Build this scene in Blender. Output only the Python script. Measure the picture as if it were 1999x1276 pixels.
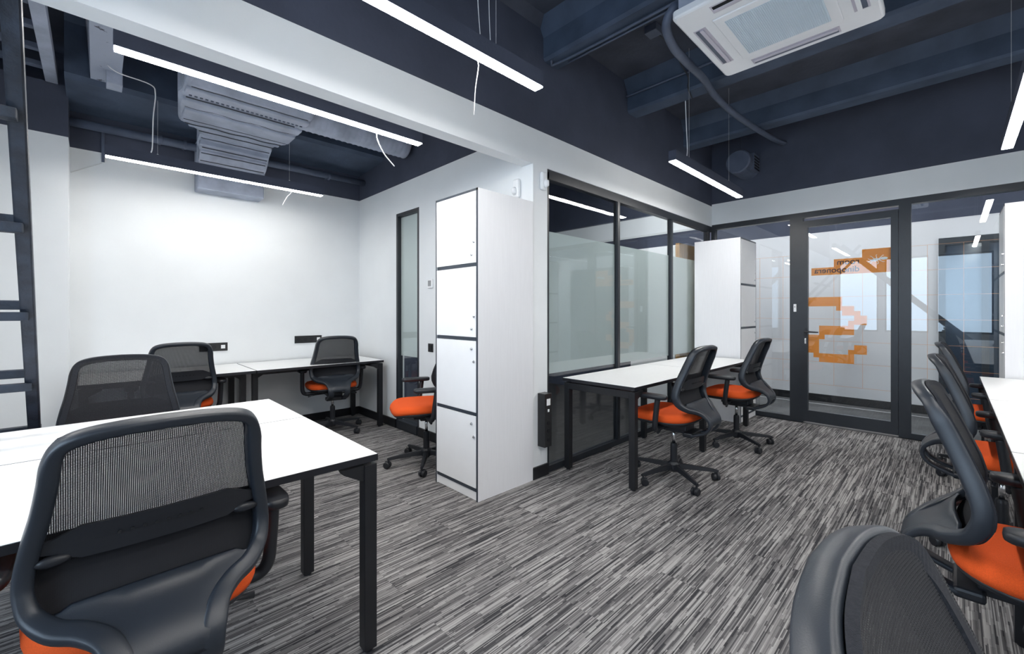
import bpy, bmesh, math, random
from mathutils import Vector, Matrix
random.seed(7)
PI = math.pi
for o in list(bpy.data.objects): bpy.data.objects.remove(o)
S = bpy.context.scene
C = S.collection

# ------------------------------------------------------------------ camera
YAW = 0.79968; FPX = 835.73; HOR = 609.1
cam = bpy.data.cameras.new('camera'); camo = bpy.data.objects.new('camera', cam); C.objects.link(camo)
cam.sensor_fit = 'HORIZONTAL'; cam.sensor_width = 36.0
cam.lens = FPX / 1999 * 36.0
cam.shift_y = (HOR - 638.0) / 1999.0
cam.clip_start = 0.02
camo.location = (0, 0, 1.28)
camo.rotation_euler = (PI/2, 0, YAW - PI/2)
S.camera = camo
# ------------------------------------------------------------------ light / exposure
S.view_settings.view_transform = 'Standard'; S.view_settings.look = 'None'
S.view_settings.gamma = 1.0; S.view_settings.use_curve_mapping = False
S.view_settings.exposure = 0.28
STRIP = 66.0        # emission of the ceiling strips
WINDOW = 5.6        # daylight behind the blinds
w = bpy.data.worlds.new('world'); S.world = w; w.use_nodes = True
w.node_tree.nodes['Background'].inputs[0].default_value = (0.55, 0.68, 0.9, 1)
w.node_tree.nodes['Background'].inputs[1].default_value = 0.6

# ------------------------------------------------------------------ materials
def nt(m): return m.node_tree.nodes, m.node_tree.links
def mat(name, col, rough=0.5, metal=0.0, spec=0.5, var=0.0, scale=8.0, bump=0.0, bscale=200.0, stretch=None):
    m = bpy.data.materials.new(name); m.use_nodes = True
    n, l = nt(m); b = n['Principled BSDF']
    b.inputs['Roughness'].default_value = rough; b.inputs['Metallic'].default_value = metal
    b.inputs['Specular IOR Level'].default_value = spec
    b.inputs['Base Color'].default_value = (*col, 1)
    tc = n.new('ShaderNodeTexCoord')
    mp = n.new('ShaderNodeMapping'); l.new(tc.outputs['Object'], mp.inputs[0])
    if stretch: mp.inputs['Scale'].default_value = stretch
    if var > 0:
        t = n.new('ShaderNodeTexNoise'); t.inputs['Scale'].default_value = scale; t.inputs['Detail'].default_value = 5
        l.new(mp.outputs[0], t.inputs[0])
        r = n.new('ShaderNodeValToRGB')
        r.color_ramp.elements[0].position = 0.35; r.color_ramp.elements[1].position = 0.65
        r.color_ramp.elements[0].color = (*[c*(1-var) for c in col], 1)
        r.color_ramp.elements[1].color = (*[min(1, c*(1+var)) for c in col], 1)
        l.new(t.outputs[0], r.inputs[0]); l.new(r.outputs[0], b.inputs['Base Color'])
    if bump > 0:
        t2 = n.new('ShaderNodeTexNoise'); t2.inputs['Scale'].default_value = bscale; t2.inputs['Detail'].default_value = 3
        l.new(mp.outputs[0], t2.inputs[0])
        bp = n.new('ShaderNodeBump'); bp.inputs['Strength'].default_value = bump; bp.inputs['Distance'].default_value = 0.01
        l.new(t2.outputs[0], bp.inputs['Height']); l.new(bp.outputs[0], b.inputs['Normal'])
    return m
def emis(name, col, s):
    m = bpy.data.materials.new(name); m.use_nodes = True; n, l = nt(m)
    n.remove(n['Principled BSDF']); e = n.new('ShaderNodeEmission')
    e.inputs[0].default_value = (*col, 1); e.inputs[1].default_value = s
    l.new(e.outputs[0], n['Material Output'].inputs[0]); return m

M = {}
M['white_wall'] = mat('white_wall', (.80, .83, .85), .85, spec=.2, var=.015, scale=3, bump=.05, bscale=60)
M['navy'] = mat('navy_paint', (.060, .070, .104), .75, spec=.3, var=.12, scale=2.5, bump=.12, bscale=30)
M['navy_ceiling'] = mat('navy_ceiling_paint', (.056, .064, .088), .8, spec=.25, var=.18, scale=3, bump=.3, bscale=20)
M['navy_beam'] = mat('navy_beam_paint', (.056, .078, .122), .7, spec=.3, var=.18, scale=4, bump=.3, bscale=14)
M['grey_paint'] = mat('grey_blue_paint', (.34, .38, .47), .6, spec=.35, var=.15, scale=6, bump=.35, bscale=18)
m = M['chipped'] = mat('chipped_grey_paint', (.34, .38, .47), .65, spec=.3, bump=.4, bscale=14)
n, l = nt(m); tn = n.new('ShaderNodeTexNoise'); tn.inputs['Scale'].default_value = 9; tn.inputs['Detail'].default_value = 8; tn.inputs['Roughness'].default_value = .7
rp = n.new('ShaderNodeValToRGB'); rp.color_ramp.elements[0].position = .35; rp.color_ramp.elements[1].position = .39
rp.color_ramp.elements[0].color = (.04, .045, .06, 1); rp.color_ramp.elements[1].color = (.34, .38, .47, 1)
tcn = n.new('ShaderNodeTexCoord'); l.new(tcn.outputs['Object'], tn.inputs[0]); l.new(tn.outputs[0], rp.inputs[0]); l.new(rp.outputs[0], n['Principled BSDF'].inputs['Base Color'])
M['pipe'] = mat('pipe_paint', (.085, .105, .155), .5, spec=.4, var=.1, bump=.15, bscale=30)
M['black_metal'] = mat('black_powder_coat', (.010, .011, .014), .42, spec=.5, var=.1, bump=.04, bscale=400)
M['frame_metal'] = mat('anthracite_frame', (.020, .024, .031), .38, spec=.5, var=.08, bump=.03, bscale=300)
M['edge'] = mat('black_edge_band', (.012, .013, .018), .4, var=.05)
M['desk_white'] = mat('white_laminate', (.88, .89, .90), .38, spec=.4, var=.01, scale=30)
M['locker_white'] = mat('white_melamine', (.80, .81, .84), .42, spec=.4, var=.012, scale=9, stretch=(8, 8, .6))
M['locker_door'] = mat('white_locker_door', (.88, .89, .91), .35, spec=.4, var=.01)
M['locker_edge'] = mat('dark_blue_edging', (.035, .045, .062), .4, var=.05)
M['stair'] = mat('stair_black_paint', (.024, .032, .048), .55, spec=.4, var=.3, scale=14, bump=.5, bscale=35)
M['plastic'] = mat('black_plastic', (.014, .016, .021), .42, spec=.5, var=.06, bump=.05, bscale=600)
M['frame_plastic'] = mat('dark_grey_plastic', (.020, .026, .036), .38, spec=.55, var=.05, bump=.06, bscale=700)
M['fabric_black'] = mat('black_fabric', (.022, .024, .030), .9, spec=.2, var=.15, scale=200, bump=.3, bscale=900)
M['orange'] = mat('orange_fabric', (.80, .105, .018), .85, spec=.25, var=.08, scale=400, bump=.35, bscale=900)
M['chrome'] = mat('chrome', (.75, .76, .78), .15, metal=1.0)
M['sensor_white'] = mat('white_plastic', (.84, .86, .88), .35, var=.01)
M['black_socket'] = mat('black_socket_plastic', (.02, .021, .023), .3, var=.05)
M['grey_socket'] = mat('grey_plastic', (.30, .31, .32), .4, var=.05)
M['cable_white'] = mat('white_cable', (.75, .76, .78), .5, var=.03)
M['cable_dark'] = mat('dark_cable', (.03, .035, .045), .5, var=.1)
M['orange_film'] = mat('orange_film', (.95, .33, .05), .5, var=.02)
M['text'] = mat('dark_print', (.10, .04, .04), .5, var=.02)
M['white_film'] = mat('white_film', (.85, .86, .88), .5, var=.02)
M['line_film'] = mat('thin_orange_line', (.80, .36, .16), .5, var=.02)
M['ac_white'] = mat('ac_white_plastic', (.80, .82, .85), .35, var=.01)
M['ac_grille'] = mat('ac_grille_plastic', (.60, .70, .78), .5, var=.02)
M['ac_vane'] = mat('ac_vane_plastic', (.50, .48, .56), .45, var=.03)
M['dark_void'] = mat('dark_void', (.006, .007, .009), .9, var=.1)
M['wood'] = mat('oak_board', (.50, .28, .10), .5, var=.25, scale=6, stretch=(10, 10, .8))
M['concrete'] = mat('dark_concrete', (.085, .088, .092), .55, spec=.4, var=.3, scale=3, bump=.08, bscale=60)
M['corridor_wall'] = mat('corridor_wall', (.66, .67, .70), .6, var=.02, scale=2)
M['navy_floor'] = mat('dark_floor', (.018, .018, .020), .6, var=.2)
M['blue_glass'] = mat('dark_blue_glass', (.035, .05, .075), .1, spec=.5, var=.05)
M['plinth'] = mat('grey_plinth', (.16, .17, .19), .7, var=.1)
M['led'] = emis('led_diffuser', (1.0, .97, .93), STRIP)
M['led_corridor_fill'] = emis('corridor_fill_emission', (1.0, .97, .95), 125.0)  # glow of the added fill strips in the corridor
M['led_rear_fill'] = emis('rear_fill_emission', (1.0, .97, .95), 130.0)  # glow of the added fill strip behind the glass wall
M['led_soft'] = emis('led_diffuser_soft', (1.0, .965, .915), 38.0)
M['blind'] = emis('daylit_blind', (.62, .80, 1.0), WINDOW)

def carpet():
    m = bpy.data.materials.new('striped_carpet'); m.use_nodes = True; n, l = nt(m); b = n['Principled BSDF']
    b.inputs['Roughness'].default_value = .95; b.inputs['Specular IOR Level'].default_value = .15
    g = n.new('ShaderNodeNewGeometry'); sp = n.new('ShaderNodeSeparateXYZ'); l.new(g.outputs['Position'], sp.inputs[0])
    oi = n.new('ShaderNodeObjectInfo')
    def ma(op, a, bb=None, c=None):
        x = n.new('ShaderNodeMath'); x.operation = op
        for i, v in enumerate((a, bb, c)):
            if v is None: continue
            if isinstance(v, (int, float)): x.inputs[i].default_value = v
            else: l.new(v, x.inputs[i])
        return x.outputs[0]
    def layer(wy, lx, k):
        row = ma('FLOOR', ma('DIVIDE', sp.outputs['Y'], wy))
        wn = n.new('ShaderNodeTexWhiteNoise'); wn.noise_dimensions = '1D'
        l.new(ma('ADD', row, k), wn.inputs['W'])
        xx = ma('FLOOR', ma('ADD', ma('DIVIDE', sp.outputs['X'], lx), ma('MULTIPLY', wn.outputs[0], 17.0)))
        cv = n.new('ShaderNodeCombineXYZ'); l.new(row, cv.inputs[0]); l.new(xx, cv.inputs[1])
        l.new(ma('MULTIPLY', oi.outputs['Random'], 31.0), cv.inputs[2])
        w2 = n.new('ShaderNodeTexWhiteNoise'); w2.noise_dimensions = '3D'; l.new(cv.outputs[0], w2.inputs[0])
        return w2.outputs[0]
    a = layer(.0042, .30, 3.1); c = layer(.0144, .26, 7.7); d = layer(.0096, .15, 1.7)
    v = ma('ADD', ma('ADD', ma('MULTIPLY', a, .52), ma('MULTIPLY', c, .18)), ma('MULTIPLY', d, .30))
    v = ma('ADD', v, ma('MULTIPLY', ma('SUBTRACT', oi.outputs['Random'], .5), .05))
    f = n.new('ShaderNodeTexNoise'); f.inputs['Scale'].default_value = 700; l.new(g.outputs['Position'], f.inputs[0])
    v = ma('ADD', v, ma('MULTIPLY', ma('SUBTRACT', f.outputs[0], .5), .35))
    r = n.new('ShaderNodeValToRGB'); l.new(v, r.inputs[0])
    e = r.color_ramp.elements
    e[0].position = .22; e[0].color = (.036, .036, .040, 1)
    e[1].position = .80; e[1].color = (.37, .36, .355, 1)
    x = e.new(.48); x.color = (.145, .14, .143, 1)
    l.new(r.outputs[0], b.inputs['Base Color'])
    bp = n.new('ShaderNodeBump'); bp.inputs['Strength'].default_value = .4; bp.inputs['Distance'].default_value = .003
    l.new(v, bp.inputs['Height']); l.new(bp.outputs[0], b.inputs['Normal'])
    return m
M['carpet'] = carpet()

def mesh_fabric():
    m = bpy.data.materials.new('woven_back_mesh'); m.use_nodes = True; n, l = nt(m); b = n['Principled BSDF']
    b.inputs['Base Color'].default_value = (.016, .017, .021, 1); b.inputs['Roughness'].default_value = .75
    b.inputs['Specular IOR Level'].default_value = .25
    tc = n.new('ShaderNodeTexCoord'); sp = n.new('ShaderNodeSeparateXYZ'); l.new(tc.outputs['Object'], sp.inputs[0])
    def ma(op, a, bb):
        x = n.new('ShaderNodeMath'); x.operation = op
        for i, v in enumerate((a, bb)):
            if isinstance(v, (int, float)): x.inputs[i].default_value = v
            else: l.new(v, x.inputs[i])
        return x.outputs[0]
    gx = ma('LESS_THAN', ma('PINGPONG', sp.outputs['X'], .0019), .00095)
    gz = ma('LESS_THAN', ma('PINGPONG', sp.outputs['Z'], .0016), .00095)
    h = ma('MULTIPLY', gx, gz)
    mr = n.new('ShaderNodeMapRange'); l.new(sp.outputs['Z'], mr.inputs[0])
    for i, v in enumerate((.70, .77, .08, .64)): mr.inputs[i+1].default_value = v
    h = ma('MULTIPLY', h, mr.outputs[0])
    t = n.new('ShaderNodeBsdfTransparent'); mx = n.new('ShaderNodeMixShader')
    l.new(h, mx.inputs[0]); l.new(b.outputs[0], mx.inputs[1]); l.new(t.outputs[0], mx.inputs[2])
    l.new(mx.outputs[0], n['Material Output'].inputs[0]); return m
M['mesh'] = mesh_fabric()

def thin_fresnel(n, l):
    f = n.new('ShaderNodeFresnel'); g = n.new('ShaderNodeNewGeometry'); m = n.new('ShaderNodeMath'); m.operation = 'MULTIPLY_ADD'
    l.new(g.outputs['Backfacing'], m.inputs[0]); m.inputs[1].default_value = 1/1.5-1.5; m.inputs[2].default_value = 1.5
    l.new(m.outputs[0], f.inputs[0]); return f
def glass(name, tint, refl=1.0):
    m = bpy.data.materials.new(name); m.use_nodes = True; n, l = nt(m); n.remove(n['Principled BSDF'])
    t = n.new('ShaderNodeBsdfTransparent'); t.inputs[0].default_value = (*tint, 1)
    g = n.new('ShaderNodeBsdfGlossy'); g.inputs['Roughness'].default_value = 0.0; g.inputs[0].default_value = (refl, refl, refl, 1)
    f = thin_fresnel(n, l)
    mx = n.new('ShaderNodeMixShader'); l.new(f.outputs[0], mx.inputs[0]); l.new(t.outputs[0], mx.inputs[1]); l.new(g.outputs[0], mx.inputs[2])
    l.new(mx.outputs[0], n['Material Output'].inputs[0]); return m
M['glass'] = glass('clear_glass', (.90, .93, .94))
def frosted():
    m = bpy.data.materials.new('frosted_film'); m.use_nodes = True; n, l = nt(m); n.remove(n['Principled BSDF'])
    tr = n.new('ShaderNodeBsdfTranslucent'); tr.inputs[0].default_value = (.90, .97, .95, 1)
    df = n.new('ShaderNodeBsdfDiffuse'); df.inputs[0].default_value = (.52, .58, .57, 1)
    gl = n.new('ShaderNodeBsdfGlossy'); gl.inputs['Roughness'].default_value = .28; gl.inputs[0].default_value = (.8, .85, .85, 1)
    a = n.new('ShaderNodeMixShader'); a.inputs[0].default_value = .45
    l.new(tr.outputs[0], a.inputs[1]); l.new(df.outputs[0], a.inputs[2])
    f = thin_fresnel(n, l)
    c = n.new('ShaderNodeMixShader'); l.new(f.outputs[0], c.inputs[0]); l.new(a.outputs[0], c.inputs[1]); l.new(gl.outputs[0], c.inputs[2])
    l.new(c.outputs[0], n['Material Output'].inputs[0]); return m
M['frosted'] = frosted()

# ------------------------------------------------------------------ helpers
def link(name, bm, m, parent=None, smooth=False, kind=None, label=None):
    me = bpy.data.meshes.new(name); bm.normal_update(); bm.to_mesh(me); bm.free()
    if smooth:
        for p in me.polygons: p.use_smooth = True
    me.materials.append(M[m] if isinstance(m, str) else m)
    o = bpy.data.objects.new(name, me); C.objects.link(o)
    if parent: o.parent = parent
    if kind: o['kind'] = kind
    if label: o['label'] = label
    return o
def thing(name, label, cat, loc=(0, 0, 0), rz=0, group=None):
    o = bpy.data.objects.new(name, None); C.objects.link(o); o.empty_display_size = .1
    o.location = loc; o.rotation_euler = (0, 0, rz); o['label'] = label; o['category'] = cat
    if group: o['group'] = group
    return o
def tag(o, label, cat, group=None):
    o['label'] = label; o['category'] = cat
    if group: o['group'] = group
    return o
def bx(bm, x0, x1, y0, y1, z0, z1, bev=0, mtx=None, seg=2):
    r = bmesh.ops.create_cube(bm, size=1.0)
    vs = r['verts']
    bmesh.ops.scale(bm, vec=(abs(x1-x0), abs(y1-y0), abs(z1-z0)), verts=vs)
    bmesh.ops.translate(bm, vec=((x0+x1)/2, (y0+y1)/2, (z0+z1)/2), verts=vs)
    if mtx is not None: bmesh.ops.transform(bm, matrix=mtx, verts=vs)
    if bev > 0:
        es = list({e for v in vs for e in v.link_edges})
        bmesh.ops.bevel(bm, geom=es, offset=bev, segments=seg, profile=.5, affect='EDGES')
    return bm
def box(name, x0, x1, y0, y1, z0, z1, m, parent=None, bev=0, **k):
    return link(name, bx(bmesh.new(), x0, x1, y0, y1, z0, z1, bev), m, parent, **k)
def boxes(name, L, m, parent=None, bev=0, **k):
    bm = bmesh.new()
    for b in L: bx(bm, *b, bev=bev)
    return link(name, bm, m, parent, **k)
def quad(name, pts, m, parent):
    bm = bmesh.new(); bm.faces.new([bm.verts.new(p) for p in pts]); return link(name, bm, m, parent)
def catmull(P, n):
    out = []
    Q = [P[0]] + list(P) + [P[-1]]
    for i in range(1, len(Q)-2):
        p0, p1, p2, p3 = Q[i-1], Q[i], Q[i+1], Q[i+2]
        for k in range(n):
            t = k/n
            out.append(tuple(.5*((2*b) + (-a+c)*t + (2*a-5*b+4*c-d)*t*t + (-a+3*b-3*c+d)*t**3) for a, b, c, d in zip(p0, p1, p2, p3)))
    out.append(tuple(P[-1])); return out
def ringloft(bm, rings, cap=True, closed=True):
    R = [[bm.verts.new(p) for p in r] for r in rings]
    n = len(R[0])
    for a, b in zip(R, R[1:]):
        for i in range(n if closed else n-1):
            j = (i+1) % n
            try: bm.faces.new((a[i], a[j], b[j], b[i]))
            except ValueError: pass
    if cap and closed:
        bm.faces.new(list(reversed(R[0]))); bm.faces.new(R[-1])
    return R
def tube(bm, pts, r, n=8, cap=True):
    P = [Vector(p) for p in pts]; rings = []
    up = Vector((0, 0, 1)); prev = None
    for i, p in enumerate(P):
        t = (P[min(i+1, len(P)-1)] - P[max(i-1, 0)]).normalized()
        if prev is None:
            a = up.cross(t)
            if a.length < .1: a = Vector((1, 0, 0)).cross(t)
        else: a = prev - t*prev.dot(t)
        a.normalize(); prev = a; b = t.cross(a)
        rr = r[i] if isinstance(r, (list, tuple)) else r
        rings.append([p + a*math.cos(2*PI*k/n)*rr + b*math.sin(2*PI*k/n)*rr for k in range(n)])
    ringloft(bm, rings, cap); return bm
def cyl(bm, p0, p1, r0, r1=None, n=20):
    return tube(bm, [p0, p1], [r0, r0 if r1 is None else r1], n)
def lathe(bm, prof, n=24, origin=(0, 0, 0)):
    o = Vector(origin)
    rings = [[o + Vector((r*math.cos(2*PI*k/n), r*math.sin(2*PI*k/n), z)) for k in range(n)] for r, z in prof]
    ringloft(bm, rings); return bm
def sheet(bm, F, nu, nv, th, nrm):
    """F(u,v)->point, thickness th along -nrm direction vector; closed slab"""
    A = [[bm.verts.new(F(i/nu, j/nv)) for j in range(nv+1)] for i in range(nu+1)]
    nr = Vector(nrm)
    B = [[bm.verts.new(Vector(v.co) - nr*th) for v in row] for row in A]
    for i in range(nu):
        for j in range(nv):
            bm.faces.new((A[i][j], A[i+1][j], A[i+1][j+1], A[i][j+1]))
            bm.faces.new((B[i][j], B[i][j+1], B[i+1][j+1], B[i+1][j]))
    rim = [(i, 0) for i in range(nu)] + [(nu, j) for j in range(nv)] + [(i, nv) for i in range(nu, 0, -1)] + [(0, j) for j in range(nv, 0, -1)]
    for k in range(len(rim)):
        a, b = rim[k], rim[(k+1) % len(rim)]
        bm.faces.new((A[a[0]][a[1]], B[a[0]][a[1]], B[b[0]][b[1]], A[b[0]][b[1]]))
    bmesh.ops.recalc_face_normals(bm, faces=bm.faces); return bm
def prism(bm, poly, axis, a, b):
    """poly: 2D points in the plane normal to axis ('x','y','z')"""
    def P(u, v, t): return {'x': (t, u, v), 'y': (u, t, v), 'z': (u, v, t)}[axis]
    A = [bm.verts.new(P(u, v, a)) for u, v in poly]; B = [bm.verts.new(P(u, v, b)) for u, v in poly]
    bm.faces.new(A); bm.faces.new(list(reversed(B))); n = len(poly)
    for i in range(n): bm.faces.new((A[i], B[i], B[(i+1) % n], A[(i+1) % n]))
    bmesh.ops.recalc_face_normals(bm, faces=bm.faces); return bm
def copy_tree(o, parent=None):
    c = o.copy(); C.objects.link(c); c.parent = parent
    for ch in o.children: copy_tree(ch, c)
    return c

# ------------------------------------------------------------------ setting
XG, YG, XD, YB, ZN, ZS, ZC = 2.40, 2.24, 5.90, 5.25, 2.69, 2.42, 3.55
XW, YR = -1.9, -2.4            # window wall behind the camera, wall to the right
st = dict(kind='structure')
floor = box('floor', XW-.1, 7.7, YR-.1, YB+.3, -.12, -.006, 'concrete', **st)
# carpet planks 1.0 x 0.25 laid in staggered rows
bm = bx(bmesh.new(), 0, .9992, 0, .2495, -.006, 0); plank = None
rows = [(-.75 + .25*i) for i in range(24)]
cnt = 0
for ri, y in enumerate(rows):
    x0 = -1.0 + (.5 if ri % 2 else 0)
    x1max = 5.86 if y < 2.2 else 2.38
    x = x0
    while x < x1max - .02:
        wdt = min(1.0, x1max - x)
        if -.70*x + .75*y < 9 and cnt < 290:
            if wdt > .999 and plank is not None:
                o = plank.copy(); C.objects.link(o)
            else:
                b2 = bx(bmesh.new(), 0, wdt-.0008, 0, .2495, -.006, 0)
                o = link('carpet_tile', b2, 'carpet', floor)
                if wdt > .999: plank = o
            o.location = (x, y, 0); cnt += 1
        x += 1.0
bm.free()
far = box('carpet_far', XW, 5.86, YR, -.75, -.006, 0, 'carpet', floor); far.name = 'carpet_strip'
box('carpet_strip', XW, -1.0, -.75, YB, -.006, 0, 'carpet', floor)
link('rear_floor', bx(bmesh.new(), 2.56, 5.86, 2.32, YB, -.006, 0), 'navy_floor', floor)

def two_tone(name, x0, x1, y0, y1, zt=ZC):
    r = box(name, x0, x1, y0, y1, 0, ZN, 'white_wall', **st)
    box('upper_wall_paint', x0, x1, y0, y1, ZN, zt, 'navy', r)
    return r
two_tone('wall_back', -.16, XG, YB, YB+.12)
pro = box('wall_left', XW, -.16, 4.97, YB+.12, 0, ZN, 'white_wall', **st)
box('upper_wall_paint', XW, -.16, 4.97, YB+.12, ZN, 3.10, 'navy', pro)
box('wall_back_upper', XW, -.16, YB+.2, YB+.3, 2.9, ZC, 'navy', **st)
# partition X=2.40 with slit window opening Y 3.84-4.30, z .02-2.38
p = boxes('wall_partition', [(XG, XG+.10, YG+.12, 3.85, 0, ZN), (XG, XG+.10, 4.32, YB, 0, ZN), (XG, XG+.10, 3.85, 4.32, 2.37, ZN)], 'white_wall', **st)
box('upper_wall_paint', XG, XG+.10, YG+.11, YB, ZN, ZC, 'navy', p)
# jamb column at the end of the partition
jm = box('trim_1', XG+.0, 2.565, YG-.002, YG+.12, 0, 2.42, 'white_wall', **st)
# beam over the opening and the glass wall
bmr = box('wall_beam', XW, XD, YG, YG+.11, ZS, ZN, 'white_wall', **st)
box('upper_wall_paint', XW, XD, YG+.001, YG+.11, ZN, ZC, 'navy', bmr)
# door wall band
dw = box('wall_door_side', XD, XD+.12, YR, YG+.11, 2.44, 2.715, 'white_wall', **st)
box('upper_wall_paint', XD+.001, XD+.12, YR, YG+.11, 2.715, ZC, 'navy', dw)
# rear room
rr = box('wall_rear_room', XD, XD+.12, YG+.11, YB+.12, 2.41, 2.70, 'white_wall', **st)
box('upper_wall_paint', XD, XD+.12, YG+.11, YB+.12, 2.70, ZC, 'navy', rr)
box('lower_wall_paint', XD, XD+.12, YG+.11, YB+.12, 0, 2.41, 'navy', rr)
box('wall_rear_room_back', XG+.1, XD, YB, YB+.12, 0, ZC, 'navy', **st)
# ceiling
ce = box('ceiling', XW-.1, 7.7, YR-.1, YB+.3, ZC, ZC+.15, 'navy_ceiling', **st)
def rib(x, y0, y1, zb, w=.19, hw=.26):
    b = bmesh.new()
    prism(b, [(x, zb+.02), (x+.02, zb), (x+w-.02, zb), (x+w, zb+.02), (x+w, ZC-.12), (x+hw, ZC), (x-(hw-w), ZC), (x, ZC-.12)], 'y', y0, y1)
    return link('ceiling_beam', b, 'navy_beam', ce)
for x in (1.25, 2.52, 3.77, 5.03): rib(x, YR, YG, 3.25)
rib(0.0, YR, YG, 3.25)
rib(-1.25, YR, YG, 3.25)
for x in (1.25,): rib(x, YG+.11, 4.6, 3.25)
b = bmesh.new(); prism(b, [(-.03, 3.07), (.14, 3.07), (.17, ZC), (-.06, ZC)], 'y', YG+.11, 4.62)
link('ceiling_beam', b, 'chipped', ce, label='pale chipped grey beam')
b = bmesh.new(); prism(b, [(4.60, 3.07), (4.64, 3.04), (YB, 3.0), (YB, ZC), (4.55, ZC), (4.60, 3.45)], 'x', -.17, XG)
link('ceiling_beam', b, 'navy_beam', ce)
# haunch along the glass wall between ceiling and wall
b = bmesh.new(); prism(b, [(YG, ZC-.06), (YG-.07, ZC), (YG, ZC)], 'x', XW, 2.5); link('cornice', b, 'navy_ceiling', ce)
# back walls behind the camera
box('wall_right', XW, XD, YR-.12, YR, 0, ZC, 'white_wall', **st)
ww = boxes('wall_window_side', [(XW-.12, XW, YR, YB, 0, .80), (XW-.12, XW, YR, YB, 2.60, ZC), (XW-.12, XW, 2.05, YB, .80, 2.60), (XW-.12, XW, YR, -.62, .80, 2.60), (XW-.12, XW, 1.15, 1.27, .80, 2.60), (XW-.12, XW, .26, .38, .80, 2.60)], 'white_wall', **st)
for k, (a, c_) in enumerate(((1.27, 2.05), (.38, 1.15), (-.62, .26))):
    wn = boxes('window_%d' % (k+1), [(XW-.10, XW-.04, a, a+.03, .80, 2.60), (XW-.10, XW-.04, c_-.03, c_, .80, 2.60), (XW-.10, XW-.04, a, c_, .80, .84), (XW-.10, XW-.04, a, c_, 2.56, 2.60)], 'frame_metal', **st)
    box('blind', XW-.085, XW-.08, a+.03, c_-.03, .84, 2.56, 'blind', wn)
# baseboards
box('baseboard_back', -.16, XG, YB-.015, YB, 0, .09, 'black_metal', **st)
boxes('baseboard_partition', [(XG-.015, XG, 4.32, YB-.015, 0, .09), (XG-.015, XG, 2.73, 3.85, 0, .09)], 'black_metal', **st)
boxes('baseboard_column', [(XG-.015, 2.565, YG-.017, YG-.002, 0, .09), (XG-.015, XG, YG-.002, YG+.02, 0, .09)], 'black_metal', **st)

# ------------------------------------------------------------------ glass wall (Y = YG)
GZ = 2.40
gw = boxes('window_4', [(2.565, XD, YG+.01, YG+.07, GZ-.055, GZ+.02), (2.565, XD, YG+.01, YG+.07, 0, .05), (2.565, 2.60, YG+.01, YG+.07, 0, GZ)], 'frame_metal', **st)
for x in (3.63, 4.76, 5.84): box('mullion', x-.02, x+.02, YG+.01, YG+.06, .05, GZ-.05, 'frame_metal', gw)
for a, c_ in ((2.60, 3.61), (3.65, 4.74), (4.78, 5.82)):
    box('pane', a, c_, YG+.034, YG+.042, .05, GZ-.055, 'glass', gw)
    quad('frosted_film', [(a+.002, YG+.045, .78), (c_-.002, YG+.045, .78), (c_-.002, YG+.045, 1.935), (a+.002, YG+.045, 1.935)], 'frosted', gw)
# slit window in the partition
sw = boxes('window_5', [(XG+.0, XG+.06, 3.85, 3.885, 0, 2.37), (XG, XG+.06, 4.285, 4.32, 0, 2.37), (XG, XG+.06, 3.885, 4.285, 2.335, 2.37), (XG-.012, XG+.10, 3.885, 4.285, 0, .09)], 'frame_metal', **st)
box('pane', XG+.03, XG+.038, 3.885, 4.285, .09, 2.335, 'glass', sw)
quad('frosted_film', [(XG+.041, 4.283, .80), (XG+.041, 3.887, .80), (XG+.041, 3.887, 2.33), (XG+.041, 4.283, 2.33)], 'frosted', sw)

# ------------------------------------------------------------------ door wall (X = XD)
fr = boxes('trim_2', [(XD, XD+.08, YR, YG+.01, 2.375, 2.44),            # head
      (XD, XD+.08, 1.215, 1.345, 0, 2.375), (XD, XD+.08, .292, .385, 0, 2.375),   # posts
      (XD, XD+.08, 1.345, YG, 0, .055), (XD, XD+.08, YR, .292, 0, .055),
      (XD, XD+.08, YG-.04, YG+.01, 0, 2.375)], 'frame_metal', **st)
for i, (a, c_) in enumerate(((1.345, YG-.04), (YR, .292))):
    wn = box('window_%d' % (6+i), XD+.035, XD+.043, a, c_, .055, 2.375, 'glass', **st)
    XL0, XL1 = XD+.0440, XD+.0448
    for z in (1.95, 1.70, 1.452, 1.205, .955, .715, .46):
        box('grid_line', XL0, XL1, a, c_, z-.0013, z+.0013, 'line_film', wn)
    for y in ([1.425, 1.675, 1.925] if i == 0 else [.175, -.075, -.325]):
        box('grid_line', XL0, XL1, y-.0013, y+.0013, .46, 1.95, 'line_film', wn)
dr = boxes('door_1', [(XD-.012, XD+.045, 1.165, 1.213, .02, 2.335), (XD-.012, XD+.045, .388, .445, .02, 2.335),
      (XD-.012, XD+.045, .445, 1.165, 2.26, 2.335), (XD-.012, XD+.045, .445, 1.165, .02, .15)], 'frame_metal', **st)
box('pane', XD+.012, XD+.020, .445, 1.165, .15, 2.26, 'glass', dr, label='clear glass door pane')
XF0, XF1 = XD+.0205, XD+.0213
for z in (1.452, 1.205, .955, .715, .46): box('grid_line', XF0, XF1, .445, 1.165, z-.0013, z+.0013, 'line_film', dr)
for y in (.675, .925): box('grid_line', XF0, XF1, y-.0013, y+.0013, .46, 1.70, 'line_film', dr)
def film(name, R, m, x0, x1, **k):
    return boxes(name, [(x0, x1, a, c_, z0, z1) for a, c_, z0, z1 in R], m, dr, **k)
film('orange_sign', [(.445, .68, 1.87, 1.955), (.445, .926, 1.785, 1.87), (.445, 1.135, 1.70, 1.785)], 'orange_film', XF1, XF1+.0006, label='stepped orange sign with an insect emblem')
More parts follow.
